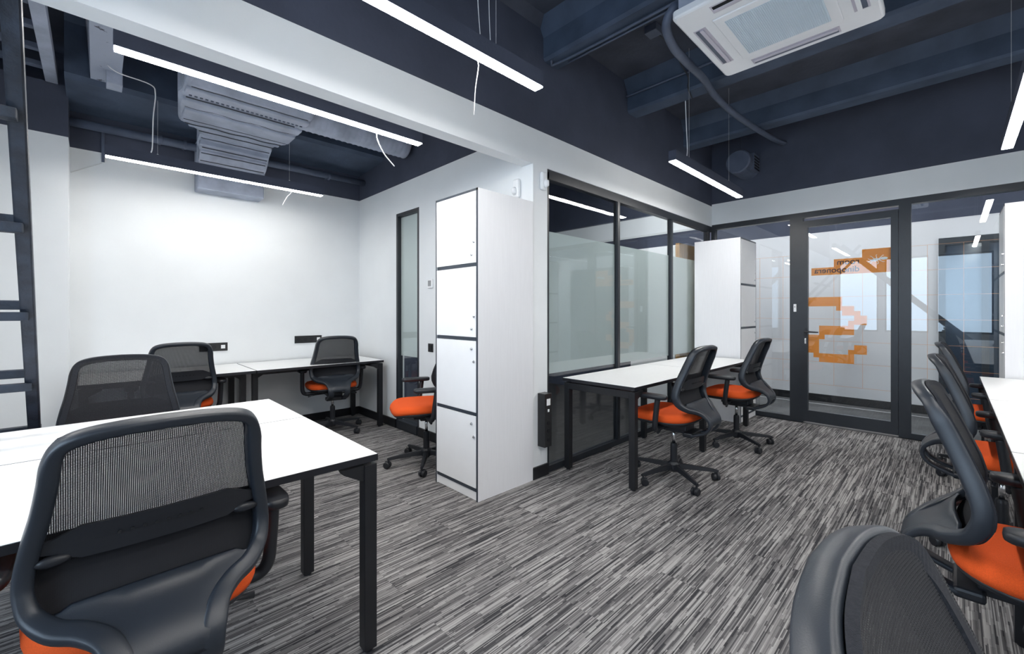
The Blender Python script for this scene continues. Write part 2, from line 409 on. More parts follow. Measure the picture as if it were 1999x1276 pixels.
film('orange_pixel_numeral', [(.853, 1.165, 1.347, 1.449), (.853, .905, 1.297, 1.347), (.747, .853, 1.243, 1.347), (.693, .747, 1.190, 1.293), (.639, .693, 1.142, 1.243), (.747, .799, 1.13, 1.187),
     (.693, .747, 1.142, 1.190), (.747, .853, 1.03, 1.13), (.853, 1.062, 1.025, 1.127), (1.062, 1.165, .814, 1.022), (1.01, 1.062, .972, 1.025), (1.062, 1.115, .763, .814), (.747, 1.062, .713, .813),
     (.747, .799, .813, .867), (.639, .747, .822, .922)], 'orange_film', XF1, XF1+.0006, label='orange pixel-style numeral')
def lettering(txt, y, z, size):
    cu = bpy.data.curves.new('lettering', 'FONT'); cu.body = txt; cu.size = size; cu.extrude = .0003; cu.offset = .0012
    cu.align_x = 'LEFT'
    t = bpy.data.objects.new('tmp', cu); C.objects.link(t)
    me = bpy.data.meshes.new_from_object(t); bpy.data.objects.remove(t)
    me.materials.clear(); me.materials.append(M['text'])
    o = bpy.data.objects.new('lettering', me); C.objects.link(o); o.parent = dr
    o.matrix_local = Matrix(((0, 0, 1, XF1-.0008), (1, 0, 0, y), (0, 1, 0, z), (0, 0, 0, 1)))
    return o
# readable from the corridor: letters advance towards +Y
lettering('room', .700, 1.807, .088)['label'] = 'dark word room, reversed from this side'
lettering('dinoponera', .700, 1.724, .088)['label'] = 'dark word dinoponera, reversed from this side'
bm = bmesh.new(); cy, cz = .555, 1.838; LV = [0.0]
def ell(y, z, a, b_, n=14):
    LV[0] += .00008
    prism(bm, [(y+a*math.cos(2*PI*i/n), z+b_*math.sin(2*PI*i/n)) for i in range(n)], 'x', XF1-.0008-LV[0], XF1-.0002)
def bar(y0, z0, y1, z1, t=.004):
    LV[0] += .00008; dx, dz = y1-y0, z1-z0; L = math.hypot(dx, dz); nx, nz = -dz/L*t, dx/L*t
    prism(bm, [(y0+nx, z0+nz), (y1+nx*.4, z1+nz*.4), (y1-nx*.4, z1-nz*.4), (y0-nx, z0-nz)], 'x', XF1-.0008-LV[0], XF1-.0002)
ell(cy+.018, cz-.004, .020, .017); ell(cy-.012, cz+.002, .018, .010); ell(cy-.055, cz+.008, .030, .015); ell(cy+.042, cz-.006, .010, .010)
for a0, c0, a1, c1, a2, c2 in ((.02, 0, .045, .035, .06, .04), (.0, 0, .01, .045, .0, .052), (-.01, 0, -.045, .042, -.055, .038), (.02, 0, .05, -.028, .058, -.042), (0, 0, -.01, -.04, .003, -.052), (-.01, 0, -.045, -.028, -.062, -.028), (.045, -.006, .07, .008, .075, .012), (.045, -.006, .07, -.02, .078, -.022)):
    bar(cy+a0, cz+c0, cy+a1, cz+c1); bar(cy+a1, cz+c1, cy+a2, cz+c2, .003)
link('insect_emblem', bm, 'white_film', dr, label='white ant emblem')
bm = bmesh.new(); bx(bm, XD-.02, XD-.012, 1.175, 1.20, 1.005, 1.10, .004); cyl(bm, (XD-.012, 1.187, 1.055), (XD-.055, 1.187, 1.055), .010)
tube(bm, [(XD-.052, 1.195, 1.055), (XD-.056, 1.15, 1.055), (XD-.056, 1.08, 1.052), (XD-.054, 1.055, 1.052)], [.010, .010, .008, .006], 10)
link('door_handle', bm, 'plastic', dr, smooth=False)
bm = bmesh.new(); bx(bm, XD-.018, XD-.012, 1.178, 1.195, .915, .975, .003); cyl(bm, (XD-.012, 1.187, .955), (XD-.022, 1.187, .955), .008)
link('keyhole_plate', bm, 'chrome', dr)
o = box('door_entry_reader', XD-.022, XD, 1.275, 1.303, 1.285, 1.375, 'sensor_white', bev=.004)
tag(o, 'small white entry reader on the dark post left of the glass door', 'reader')
box('reader_button', XD-.025, XD-.022, 1.284, 1.294, 1.335, 1.35, 'grey_socket', o)

# ------------------------------------------------------------------ corridor
XC = 7.5
cw = box('wall_corridor', XC, XC+.1, YR, YB+.3, 0, 2.43, 'corridor_wall', **st)
box('upper_wall_paint', XC, XC+.1, YR, YB+.3, 2.43, ZC, 'navy', cw)
box('baseboard_corridor', XC-.015, XC, YR, YB+.3, 0, .10, 'black_metal', **st)
boxes('wall_corridor_end', [(XD+.12, XC, YR-.1, YR, 0, ZC), (XD+.12, XC, YB+.12, YB+.3, 0, ZC)], 'corridor_wall', **st)
box('floor_line', 7.27, 7.285, YR, 2.6, -.006, -.003, 'cable_white', floor)
wv = boxes('window_8', [(XC-.03, XC, -1.3, .12, 2.10, 2.19), (XC-.03, XC, .06, .12, .1, 2.10), (XC-.03, XC, -.30, -.24, .1, 2.10)], 'frame_metal', **st)
box('pane', XC-.012, XC-.006, -1.3, .06, .1, 2.10, 'blue_glass', wv)
for lab, x0, x1, y0, y1, z in (('added corridor fill strip, unseen beyond the far locker', 6.5, 6.57, 2.6, 4.2, 3.1), ('added corridor fill strip, unseen behind the right locker', 6.5, 6.57, -2.2, -.9, 3.1), ('added corridor fill strip above the door head, unseen from the room', 6.3, 6.37, .2, 1.8, 3.3)):
    t = thing('corridor_fill_light', lab, 'light', ((x0+x1)/2, (y0+y1)/2, z))  # unseen strips, added to brighten the corridor
    hx, hy = (x1-x0)/2, (y1-y0)/2
    box('housing', -hx, hx, -hy, hy, .004, .08, 'frame_metal', t); box('diffuser', -hx+.005, hx-.005, -hy+.004, hy-.004, 0, .004, 'led_corridor_fill', t)
    for q in (-hy+.1, hy-.1): box('suspension_wire', 0, .002, q, q+.002, .08, ZC-.005-z, 'cable_dark', t)

# ------------------------------------------------------------------ light strips
def strip(x0, x1, y, label, z=2.5, wires=True, wd=.062, em='led'):
    t = thing('linear_pendant_light', label, 'light', ((x0+x1)/2, y, z), 0, 'suspended LED ceiling strips')
    h = (x1-x0)/2
    boxes('housing', [(-h, h, -wd/2, wd/2, .006, .088)], 'navy', t, bev=.001)
    box('diffuser', -h+.004, h-.004, -wd/2+.003, wd/2-.003, 0, .0065, em, t)
    if wires:
        for s in (-1, 1):
            bm = bmesh.new(); x = s*(h-.32); cyl(bm, (x, 0, .088), (x, 0, ZC-z), .0009, n=5); cyl(bm, (x, 0, .088), (x, 0, .10), .006, n=8)
            link('suspension_wire', bm, 'cable_white', t)
    return t
strip(.057, 1.70, 2.71, 'long lit LED strip just behind the white beam, upper of the two left ones')
strip(.05, 1.71, 4.63, 'lit LED strip hanging by the bright back wall under the wrapped duct', em='led_soft')
strip(.09, 1.745, 1.58, 'nearest lit LED strip at the top centre, in front of the white beam')
strip(3.34, 4.92, 1.58, 'short-looking lit LED strip above the desk by the frosted glass')
strip(3.25, 4.89, -.285, 'lit LED strip cut by the right edge of the photo')
strip(3.8, 5.4, 2.55, 'added fill strip, unseen, high in the dark room close behind the glass wall', z=3.35, em='led_rear_fill')  # added out of view above the header to light the frosted film
strip(3.37, 4.92, 4.3, 'second lit LED strip deep in the dark room behind the glass wall')
strip(.09, 1.745, -.285, 'lit LED strip overhead on the right, outside the frame')
strip(.3, 1.9, -1.6, 'lit LED strip near the right wall, outside the frame')
strip(3.3, 4.9, -1.6, 'far lit LED strip near the right wall, outside the frame')
strip(-1.75, -.35, 2.9, 'lit LED strip left of the steel stair, outside the frame')

def wire(name, pts, r, m, label, n=6, k=8, cat='cable'):
    bm = bmesh.new(); tube(bm, catmull(pts, k), r, n)
    return tag(link(name, bm, m, smooth=True), label, cat)
wire('dangling_cable', [(1.312, 1.592, 2.495), (1.312, 1.58, 2.454), (1.285, 1.57, 2.33), (1.278, 1.57, 2.209)], .0022, 'cable_white', 'white loose cable end hanging below the nearest light strip')
wire('hanging_cable', [(1.33, 1.60, 3.5), (1.325, 1.605, 2.9), (1.34, 1.60, 2.62)], .002, 'cable_white', 'left of two thin pale cables dropping to the nearest light strip')
wire('hanging_cable', [(1.41, 1.60, 3.5), (1.40, 1.605, 2.9), (1.405, 1.60, 2.62)], .002, 'cable_white', 'right of two thin pale cables dropping to the nearest light strip')
wire('dangling_cable', [(1.35, 2.69, 2.50), (1.354, 2.69, 2.44), (1.399, 2.68, 2.351), (1.475, 2.68, 2.285)], .0035, 'cable_white', 'thick white curved cable end below the light strip behind the beam')
wire('dangling_cable', [(.06, 4.25, 3.06), (.121, 4.2, 3.007), (.29, 4.2, 2.99), (.322, 4.2, 2.93), (.31, 4.2, 2.75), (.305, 4.2, 2.53), (.297, 4.2, 2.48)], .0042, 'cable_white', 'grey-white cable looping down from the chipped beam on the left')
wire('dangling_cable', [(1.392, 4.58, 2.497), (1.39, 4.58, 2.46), (1.36, 4.60, 2.42), (1.32, 4.6, 2.336)], .0045, 'cable_white', 'short white cable hanging below the strip at the back wall')
wire('hanging_cable', [(3.95, 1.74, 3.26), (3.95, 1.73, 3.0), (3.97, 1.73, 2.80), (3.93, 1.722, 2.70)], .0045, 'cable_white', 'pair-like white cable hanging from the second dark ceiling beam')
wire('wall_line', [(-.155, 5.235, 2.47), (-.05, 5.24, 2.54), (.04, 5.24, 2.60)], .004, 'cable_white', 'thin white line crossing the back wall beside the left corner')  # thin pale line slanting across the back wall
box('conduit', .035, .055, YB-.02, YB, 2.61, 2.88, 'pipe')
tag(bpy.data.objects['conduit'], 'short dark vertical conduit dropping down the back wall at left', 'conduit')

# ------------------------------------------------------------------ ceiling services, left room
t = thing('ceiling_pipe', 'dark painted pipe running along the top of the back wall', 'pipe', (0, 5.11, 2.875))
bm = bmesh.new(); cyl(bm, (-.16, 0, -.01), (2.40, 0, .01), .036, n=14); link('pipe_run', bm, 'pipe', t, smooth=True)
for x in (.42, .60, 1.95):
    bm = bmesh.new(); cyl(bm, (x, 0, 0), (x+.02, 0, 0), .042, n=14); bx(bm, x, x+.02, -.005, .14, -.01, .01); link('pipe_clamp', bm, 'pipe', t)
def ductwork():
    t = thing('wrapped_air_duct', 'grey wrapped ceiling duct stepping down towards the back wall', 'duct', (0, 0, 0))
    # main wrapped plenum and its tapering neck : (y, x0, x1, z_bottom, z_top)
    secs = [(3.80, .47, 1.34, 2.97, 3.30), (3.84, .455, 1.35, 2.93, 3.30), (3.96, .455, 1.35, 2.92, 3.30), (4.06, .44, 1.35, 2.925, 3.30), (4.10, .445, 1.34, 2.90, 3.30), (4.50, .49, 1.33, 2.89, 3.30), (4.545, .50, 1.31, 2.895, 3.28), (4.60, .56, 1.29, 2.90, 3.24), (4.72, .655, 1.27, 2.905, 3.1), (4.78, .68, 1.265, 2.89, 3.04)]
    bm = bmesh.new(); rings = []
    for y, a, b_, z0, z1 in secs:
        r = .035; ring = []
        for cx_, cz_, a0 in ((a+r, z0+r, PI), (b_-r, z0+r, 1.5*PI), (b_-r, z1-r, 0), (a+r, z1-r, .5*PI)):
            for k in range(4): ring.append((cx_+r*math.cos(a0+k*PI/6), y, cz_+r*math.sin(a0+k*PI/6)))
        rings.append(ring)
    ringloft(bm, rings); bmesh.ops.recalc_face_normals(bm, faces=bm.faces)
    link('duct_body', bm, 'grey_paint', t, smooth=False)
    secs = [(4.76, .675, 1.265, 2.90, 3.02), (4.84, .665, 1.26, 2.84, 3.0), (4.92, .70, 1.27, 2.80, 2.99), (4.96, .70, 1.265, 2.74, 2.99), (5.02, .70, 1.265, 2.71, 2.98), (5.03, .69, 1.27, 2.66, 2.97), (5.07, .70, 1.265, 2.63, 2.96)]
    bm = bmesh.new(); rings = []
    for y, a, b_, z0, z1 in secs: rings.append([(a, y, z0), (b_, y, z0), (b_, y, z1), (a, y, z1)])
    ringloft(bm, rings); bmesh.ops.recalc_face_normals(bm, faces=bm.faces); link('duct_neck', bm, 'grey_paint', t)
    bm = bmesh.new(); bx(bm, .70, 1.27, 5.05, YB-.002, 2.47, 2.95, .012); link('duct_outlet', bm, 'grey_paint', t)
    # corrugation ribs and seams
    bm = bmesh.new()
    bm.free()
    for y, z, a, b_ in ((3.87, 2.925, .50, 1.31), (4.06, 2.915, .49, 1.31), (4.20, 2.897, .50, 1.31), (4.44, 2.884, .52, 1.30), (4.54, 2.888, .54, 1.28), (4.61, 2.894, .60, 1.26), (4.69, 2.898, .66, 1.25), (4.79, 2.875, .69, 1.25), (4.875, 2.816, .71, 1.25), (4.93, 2.78, .71, 1.25), (4.985, 2.722, .71, 1.25), (5.045, 2.645, .71, 1.25)):
        bm = bmesh.new(); n = 16; wv_ = .012 if y in (4.20, 4.54) else .002
        for dz, dy, q in ((0, 0, .004),):
            tube(bm, [(a+(b_-a)*i/n, y+wv_*math.sin(i*1.1), z+.002) for i in range(n+1)], q, 6)
        link('duct_seam', bm, 'cable_dark', t)
    for y0_, y1_, z, a, b_ in ((3.88, 3.98, 2.918, .47, 1.335), (4.07, 4.19, 2.906, .465, 1.33), (4.22, 4.43, 2.892, .50, 1.32), (4.56, 4.60, 2.896, .57, 1.28)):
        bm = bmesh.new(); bx(bm, a, b_, y0_, y1_, z-.012, z+.05, .011, seg=3); link('insulation_wrap', bm, 'grey_paint', t)
    for y0_, y1_, z, a, b_ in ((4.81, 4.86, 2.838, .68, 1.25), (4.90, 4.925, 2.80, .70, 1.255), (5.0, 5.035, 2.69, .70, 1.26)):
        bm = bmesh.new(); bx(bm, a, b_, y0_, y1_, z-.015, z+.05, .010, seg=3); link('insulation_wrap', bm, 'grey_paint', t)
    bm = bmesh.new()
    for i in range(24): bx(bm, .50+i*.034, .518+i*.034, 3.985, 3.997, 2.905, 2.92)
    link('duct_fringe', bm, 'pipe', t, kind='stuff')
    bm = bmesh.new()
    n = 26; rings = []
    for i in range(61):
        x = 1.26 + i*(XG-.06-1.26)/60; r = .135 + (.005 if i % 3 == 0 else 0)
        rings.append([(x, 4.03+r*math.cos(2*PI*k/n), 3.045+r*math.sin(2*PI*k/n)) for k in range(n)])
    ringloft(bm, rings); link('round_duct', bm, 'grey_paint', t, smooth=True)
    bm = bmesh.new(); tube(bm, [(1.44, 4.30, 3.4), (1.42, 4.75, 3.05)], .008, 6); link('hanger_rod', bm, 'cable_dark', t)
ductwork()
t = thing('junction_box', 'small grey junction box fixed to the chipped beam at upper left', 'junction box', (.10, 4.42, 3.03))
box('box_body', -.045, .045, -.07, .07, -.05, .05, 'grey_paint', t, bev=.004)
bm = bmesh.new()
for x in (-.02, .012): tube(bm, [(x, -.05, .05), (x, -.05, .1), (x+.01, -.05, .40)], .008, 6)
link('conduit_stub', bm, 'pipe', t)

# ------------------------------------------------------------------ AC cassette
t = thing('ceiling_air_conditioner', 'white square four-way ceiling cassette air conditioner with a grille', 'air conditioner', (2.795, .695, 2.95))
H = .43
def panel():
    bm = bmesh.new()
    def rr(s, z, r=.03):
        out = []
        for cx_, cy_, a0 in ((s-r, s-r, 0), (-s+r, s-r, .5*PI), (-s+r, -s+r, PI), (s-r, -s+r, 1.5*PI)):
            for k in range(4): out.append((cx_+r*math.cos(a0+k*PI/6), cy_+r*math.sin(a0+k*PI/6), z))
        return out
    ringloft(bm, [rr(H, .045), rr(H, .012), rr(H-.006, .004), rr(H-.014, 0)], cap=True)
    bmesh.ops.recalc_face_normals(bm, faces=bm.faces)
    return bm
link('face_panel', panel(), 'ac_white', t)
bm = bmesh.new(); bx(bm, -.40, .40, -.40, .40, .045, .30); link('casing', bm, 'grey_paint', t)
bm = bmesh.new(); bx(bm, -.265, .265, -.265, .265, -.008, .002, .006)
link('grille_frame', bm, 'ac_white', t)
bm = bmesh.new(); bx(bm, -.215, .215, -.215, .215, -.0085, -.007); link('intake_panel', bm, 'ac_grille', t)
bm = bmesh.new()
for i in range(44): bx(bm, -.213, .213, -.211+i*.0098, -.2065+i*.0098, -.0115, -.008)
link('intake_grille', bm, 'ac_grille', t, kind='stuff')
for k in range(4):
    R = Matrix.Rotation(k*PI/2, 4, 'Z')
    bm = bmesh.new(); bx(bm, -.235, .235, -.385, -.315, -.0015, .0005, mtx=R); s = link('air_outlet', bm, 'ac_vane', t)
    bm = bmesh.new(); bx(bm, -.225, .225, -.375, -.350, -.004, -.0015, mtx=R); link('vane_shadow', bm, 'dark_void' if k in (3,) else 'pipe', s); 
    bm = bmesh.new(); bx(bm, -.225, .225, -.352, -.330, -.009, -.003, .002, mtx=R); link('vane', bm, 'ac_white' if k == 0 else 'ac_vane', s)
for k in range(4):
    R = Matrix.Rotation(k*PI/2, 4, 'Z'); bm = bmesh.new(); cyl(bm, (.36, .36, .28), (.36, .36, ZC-2.95), .006, n=6); bmesh.ops.transform(bm, matrix=R, verts=bm.verts)
    link('hanger_rod', bm, 'cable_dark', t)
wire('insulated_hose', [(2.56, 1.125, 3.14), (2.44, 1.14, 3.07), (2.46, 1.20, 3.0), (2.66, 1.25, 2.985), (2.95, 1.29, 3.02), (3.45, 1.37, 3.12), (3.9, 1.46, 3.19), (4.40, 1.475, 3.20), (5.0, 1.44, 3.21), (5.6, 1.41, 3.25), (5.895, 1.40, 3.30)], .027, 'pipe', 'thick dark insulated hose snaking from the air conditioner to the far wall', 10, 10, 'hose')
wire('ceiling_cable', [(3.2, 1.66, 3.52), (3.35, 1.60, 3.45), (3.6, 1.62, 3.4), (3.755, 1.63, 3.36), (3.755, 1.63, 3.26), (3.9, 1.66, 3.235)], .007, 'cable_dark', 'dark cable running from the ceiling box down the second beam', 6)
t = thing('ceiling_junction_box', 'small dark junction box on the ceiling between the first two beams', 'junction box', (3.18, 1.66, ZC))
box('box_body', -.05, .05, -.05, .05, -.06, 0, 'pipe', t, bev=.004)
wire('beam_conduit', [(3.745, 2.235, 3.40), (3.745, 1.7, 3.40), (3.745, .6, 3.40)], .011, 'pipe', 'thin painted conduit along the side of the second beam', 6, 4, 'conduit')
wire('beam_conduit', [(2.56, 2.2, 3.55), (2.56, 2.19, 3.26), (2.60, 2.16, 3.235), (2.62, 1.6, 3.235), (2.62, .2, 3.235)], .010, 'pipe', 'thin painted conduit under the nearest dark beam', 6, 4, 'conduit')
wire('beam_conduit', [(2.66, 2.10, 3.238), (2.67, 1.2, 3.238), (2.67, -.2, 3.238)], .008, 'pipe', 'second thinner conduit under the nearest dark beam', 6, 4, 'conduit')
wire('ceiling_cable', [(5.045, -.42, 3.54), (5.02, -.42, 3.3), (5.08, -.42, 3.235)], .010, 'cable_dark', 'dark cable down the side of the third beam near the right edge', 6)
# round silencer on the far wall
t = thing('duct_silencer', 'round dark duct silencer with a slotted side hanging on the far navy wall', 'duct', (5.62, 1.80, 3.09))
bm = bmesh.new(); tube(bm, [(-.10, 0, 0), (-.085, 0, 0), (.28, 0, 0)], [.125, .14, .14], 28); link('drum', bm, 'pipe', t, smooth=False)
bm = bmesh.new()
for i in range(5): bx(bm, .04, .22, -.147, -.135, -.085+i*.035, -.068+i*.035)
link('outlet_slot', bm, 'dark_void', t, kind='stuff')
box('outlet_collar', .03, .23, -.144, -.10, -.095, .10, 'pipe', t)
bm = bmesh.new(); cyl(bm, (0, 0, .13), (0, 0, ZC-3.09), .002, n=5); link('hanger_wire', bm, 'cable_dark', t)

# ------------------------------------------------------------------ desks
def desk(x0, x1, y0, y1, label, group, legs, h=.744, rails=True, crosses=(), cat='desk'):
    """legs: list of (x,y) leg centres; crosses: list of (x,ya,yb) end frame bars"""
    xc, yc = (x0+x1)/2, (y0+y1)/2
    t = thing('desk', label, cat, (xc, yc, 0), 0, group)
    a, c_, d, e = x0-xc, x1-xc, y0-yc, y1-yc
    g = .0015
    box('tabletop', a+g+.002, c_-g-.002, d+g+.002, e-g-.002, h-.024, h, 'desk_white', t)
    boxes('edge_band', [(a+g, c_-g, d+g, d+g+.002, h-.025, h-.0012), (a+g, c_-g, e-g-.002, e-g, h-.025, h-.0012), (a+g, a+g+.002, d+g, e-g, h-.025, h-.0012), (c_-g-.002, c_-g, d+g, e-g, h-.025, h-.0012)], 'edge', t)
    for x, y in legs:
        bm = bmesh.new(); bx(bm, x-xc-.024, x-xc+.024, y-yc-.024, y-yc+.024, .012, h-.036, .002)
        lg = link('leg', bm, 'black_metal', t)
        bm = bmesh.new(); cyl(bm, (x-xc, y-yc, 0), (x-xc, y-yc, .014), .018, n=14); link('foot', bm, 'plastic', lg)
    for x, ya, yb in crosses:
        box('end_bar', x-xc-.024, x-xc+.024, ya-yc, yb-yc, h-.085, h-.036, 'black_metal', t)
    if rails:
        L = [(a+.05, c_-.05, d+.25, d+.29, h-.075, h-.026), (a+.05, c_-.05, e-.29, e-.25, h-.075, h-.026)]
        boxes('rail', L, 'black_metal', t)
    for x, y in legs:
        sx = 1 if x < xc else -1; bm = bmesh.new()
        prism(bm, [(x-xc+sx*.02, h-.036), (x-xc+sx*.11, h-.036), (x-xc+sx*.10, h-.055), (x-xc+sx*.02, h-.10)], 'y', y-yc-.018, y-yc+.018)
        link('corner_bracket', bm, 'black_metal', t)
    return t
# A: two desks face to face, front left
desk(-.63, .770, 1.52, 2.319, 'nearest white desk on the left, with the big mesh chair pushed up to it', 'face-to-face desks at the left', [(.742, 1.548), (.742, 2.20), (-.6, 1.548), (-.6, 2.29)], crosses=[(.742, 1.572, 2.225)])
desk(-.63, .770, 2.322, 2.951, 'white desk joined behind the nearest left desk, its seam just visible', 'face-to-face desks at the left', [(.742, 2.92), (-.6, 2.92)], crosses=[(.742, 2.35, 2.90)])
# B: along the frosted glass wall
desk(2.745, 4.105, 1.572, 2.232, 'white desk against the frosted glass, nearer of the two', 'desks by the frosted glass', [(2.772, 1.60), (2.772, 2.19), (4.0, 1.60), (4.0, 2.19)], crosses=[(2.772, 1.624, 2.168)])
desk(4.108, 5.29, 1.572, 2.232, 'white desk against the frosted glass, beside the far locker', 'desks by the frosted glass', [(5.24, 1.62), (5.24, 2.19)], crosses=[(5.24, 1.644, 2.168)])
# C: right row
desk(3.947, 5.29, -.86, -.155, 'far desk of the right row, in front of the right locker', 'desks in the right row', [(5.26, -.19), (5.26, -.82), (3.975, -.19), (3.975, -.82)], crosses=[(5.26, -.80, -.21), (3.975, -.80, -.21)])
desk(2.525, 3.944, -.86, -.155, 'middle desk of the right row', 'desks in the right row', [(2.553, -.19), (2.553, -.82)], crosses=[(2.553, -.80, -.21)])
desk(1.12, 2.522, -.86, -.155, 'near desk of the right row, cut by the photo edge', 'desks in the right row', [(1.148, -.19), (1.148, -.82)], crosses=[(1.148, -.80, -.21)])
desk(-.30, 1.117, -.86, -.155, 'desk at the near end of the right row, outside the frame', 'desks in the right row', [(-.27, -.19), (-.27, -.82)])
# D: along the back wall
desk(1.06, 2.32, 4.45, YB-.018, 'white desk along the back wall, right one, in the corner', 'desks along the back wall', [(2.285, 4.48), (2.285, 5.18), (1.10, 5.18), (1.10, 4.70)], crosses=[(2.285, 4.50, 5.16)])
desk(-.10, 1.057, 4.45, YB-.018, 'white desk along the back wall, left one, behind the mesh chairs', 'desks along the back wall', [(1.00, 4.70), (1.00, 5.18), (-.07, 5.18), (-.07, 4.48)])

# ------------------------------------------------------------------ lockers
def lock(parent, p, n):
    bm = bmesh.new(); q = Vector(p); nn = Vector(n)
    cyl(bm, q, q+nn*.006, .010, n=14); cyl(bm, q+nn*.006, q+nn*.012, .006, n=10)
    link('lock', bm, 'chrome', parent)
def locker(label, W, D, Ht, loc, rz, cuts, locks):
    """local: doors face -Y, width along X, origin at front-left-bottom corner"""
    t = thing('locker_cabinet', label, 'locker', loc, rz, 'tall white locker cabinets')
    e = .018
    box('side_panel', 0, e, .002, D, 0, Ht, 'locker_white', t); box('side_panel', W-e, W, .002, D, 0, Ht, 'locker_white', t)
    boxes('carcass', [(e, W-e, .03, D, 0.0, .04), (e, W-e, D-.02, D, .04, Ht-.02), (e, W-e, .002, D, Ht-.02, Ht)], 'locker_white', t)
    F = [(0, .012, 0, .002, 0, Ht), (W-.016, W, 0, .002, 0, Ht), (0, W, 0, .002, Ht-.016, Ht)]
    for z in cuts: F.append((e, W-e, .0, .03, z-.011, z+.011))
    boxes('edging', F, 'locker_edge', t)
    box('plinth', .013, W-.016, .004, .022, .004, cuts[-1]-.012, 'locker_door', t)
    tops = [Ht-.017] + [z-.013 for z in cuts[:-1]]; bots = [z+.013 for z in cuts]
    for (a, b_, lk) in zip(tops, bots, locks):
        d = box('door', .015, W-.019, -.002, .016, b_, a, 'locker_door', t, bev=.001)
        for dx, dz in ((.035, .14), (.060, .055)):
            z = b_+dz if lk == 'b' else a-(.055 if dz == .14 else .14)
            x = W-(.035 if (dz == .14) == (lk == 'b') else .060)
            lock(d, (x, -.002, z), (0, -1, 0))
    return t
cuts = [1.604, 1.097, .587, .075]
# locker 1: doors face -X -> rotate so local -Y becomes -X : rz = -90deg; width runs along -Y
locker('tall white four-door locker standing in the centre against the column', .496, .545, 2.12, (1.842, 2.722, 0), -PI/2, cuts, 'bbtt')
locker('tall white locker in the far corner at the end of the glass-side desks', .55, .53, 2.145, (5.325, 1.70, 0), 0, cuts, 'bbtt')
locker('white locker at the right edge of the photo beyond the right desks', .55, .53, 2.165, (5.855, -.295, 0), PI, cuts, 'bbtt')
t = thing('storage_cabinet', 'white cabinet with an oak end board in the dark room behind the glass', 'cabinet', (5.58, 2.75, 0))
box('body', -.26, .26, -.28, .35, 0, 2.14, 'locker_white', t); box('oak_board', -.26, .27, -.33, -.28, 0, 2.16, 'wood', t); box('front_board', -.28, -.262, -.28, .35, 0.01, 2.13, 'locker_door', t)

# ------------------------------------------------------------------ wall fittings
t = thing('motion_sensor', 'white rounded motion sensor on the wall above the central locker', 'sensor', (XG, 2.40, 2.255))
bm = bmesh.new(); bx(bm, -.035, 0, -.033, .033, -.075, .075, .015, seg=3); link('sensor_body', bm, 'sensor_white', t, smooth=False)
bm = bmesh.new(); tube(bm, [(-.035, 0, -.05), (-.046, 0, -.035), (-.046, 0, -.01), (-.035, 0, 0)], [.012, .02, .02, .012], 10); link('sensor_lens', bm, 'ac_white', t, smooth=True)
t = thing('motion_sensor', 'white rounded motion sensor on the narrow column beside the glass wall', 'sensor', (2.50, YG-.002, 2.30))
bm = bmesh.new(); bx(bm, -.030, .030, -.035, 0, -.07, .07, .015, seg=3); link('sensor_body', bm, 'sensor_white', t)
bm = bmesh.new(); tube(bm, [(0, -.035, -.05), (0, -.048, -.035), (0, -.048, -.01), (0, -.035, 0)], [.012, .022, .022, .012], 10); link('sensor_lens', bm, 'ac_white', t, smooth=True)
t = thing('power_strip', 'black vertical power strip with sockets low on the column', 'power strip', (2.492, YG-.002, .45))
bm = bmesh.new(); bx(bm, -.042, .042, -.075, 0, -.205, .205, .004); link('strip_body', bm, 'black_socket', t)
box('white_socket', -.020, .020, -.078, -.074, .115, .165, 'sensor_white', t); box('indicator', -.008, .008, -.078, -.074, .065, .085, 'sensor_white', t)
for z in (-.02, -.08, -.15):
    bm = bmesh.new(); cyl(bm, (0, -.079, z), (0, -.073, z), .017, n=16); link('socket_ring', bm, 'black_metal', t)
t = thing('thermostat', 'small white thermostat on the wall left of the central locker', 'thermostat', (XG, 3.63, 1.565))
box('thermostat_body', -.018, 0, -.042, .042, -.045, .045, 'sensor_white', t, bev=.005); box('screen', -.020, -.018, -.026, .026, -.026, .030, 'grey_socket', t)
t = thing('wall_switch', 'black square wall switch left of the central locker', 'switch', (XG, 3.63, .925))
box('switch_plate', -.009, 0, -.042, .042, -.042, .042, 'black_socket', t, bev=.002); box('rocker', -.014, -.009, -.025, .025, -.025, .025, 'black_metal', t, bev=.002)
def socket(x, z, wd, label, white=False):
    t = thing('wall_socket', label, 'socket', (x, YB, z), 0, 'black sockets on the back wall')
    box('socket_plate', -wd/2, wd/2, -.010, 0, -.042, .042, 'black_socket', t, bev=.002)
    n = max(1, int(wd/.075))
    for i in range(n):
        cx_ = -wd/2+wd*(i+.5)/n; bm = bmesh.new()
        if white and i == n-1: bx(bm, cx_-.018, cx_+.018, -.013, -.010, -.018, .018); link('network_port', bm, 'sensor_white', t)
        else: cyl(bm, (cx_, -.013, 0), (cx_, -.009, 0), .022, n=18); link('socket_inset', bm, 'black_metal', t)
socket(.86, .925, .24, 'black multi socket plate with a white port above the left back desk', True)
socket(1.78, .965, .30, 'black multi socket plate on the back wall behind the corner desk chair', True)

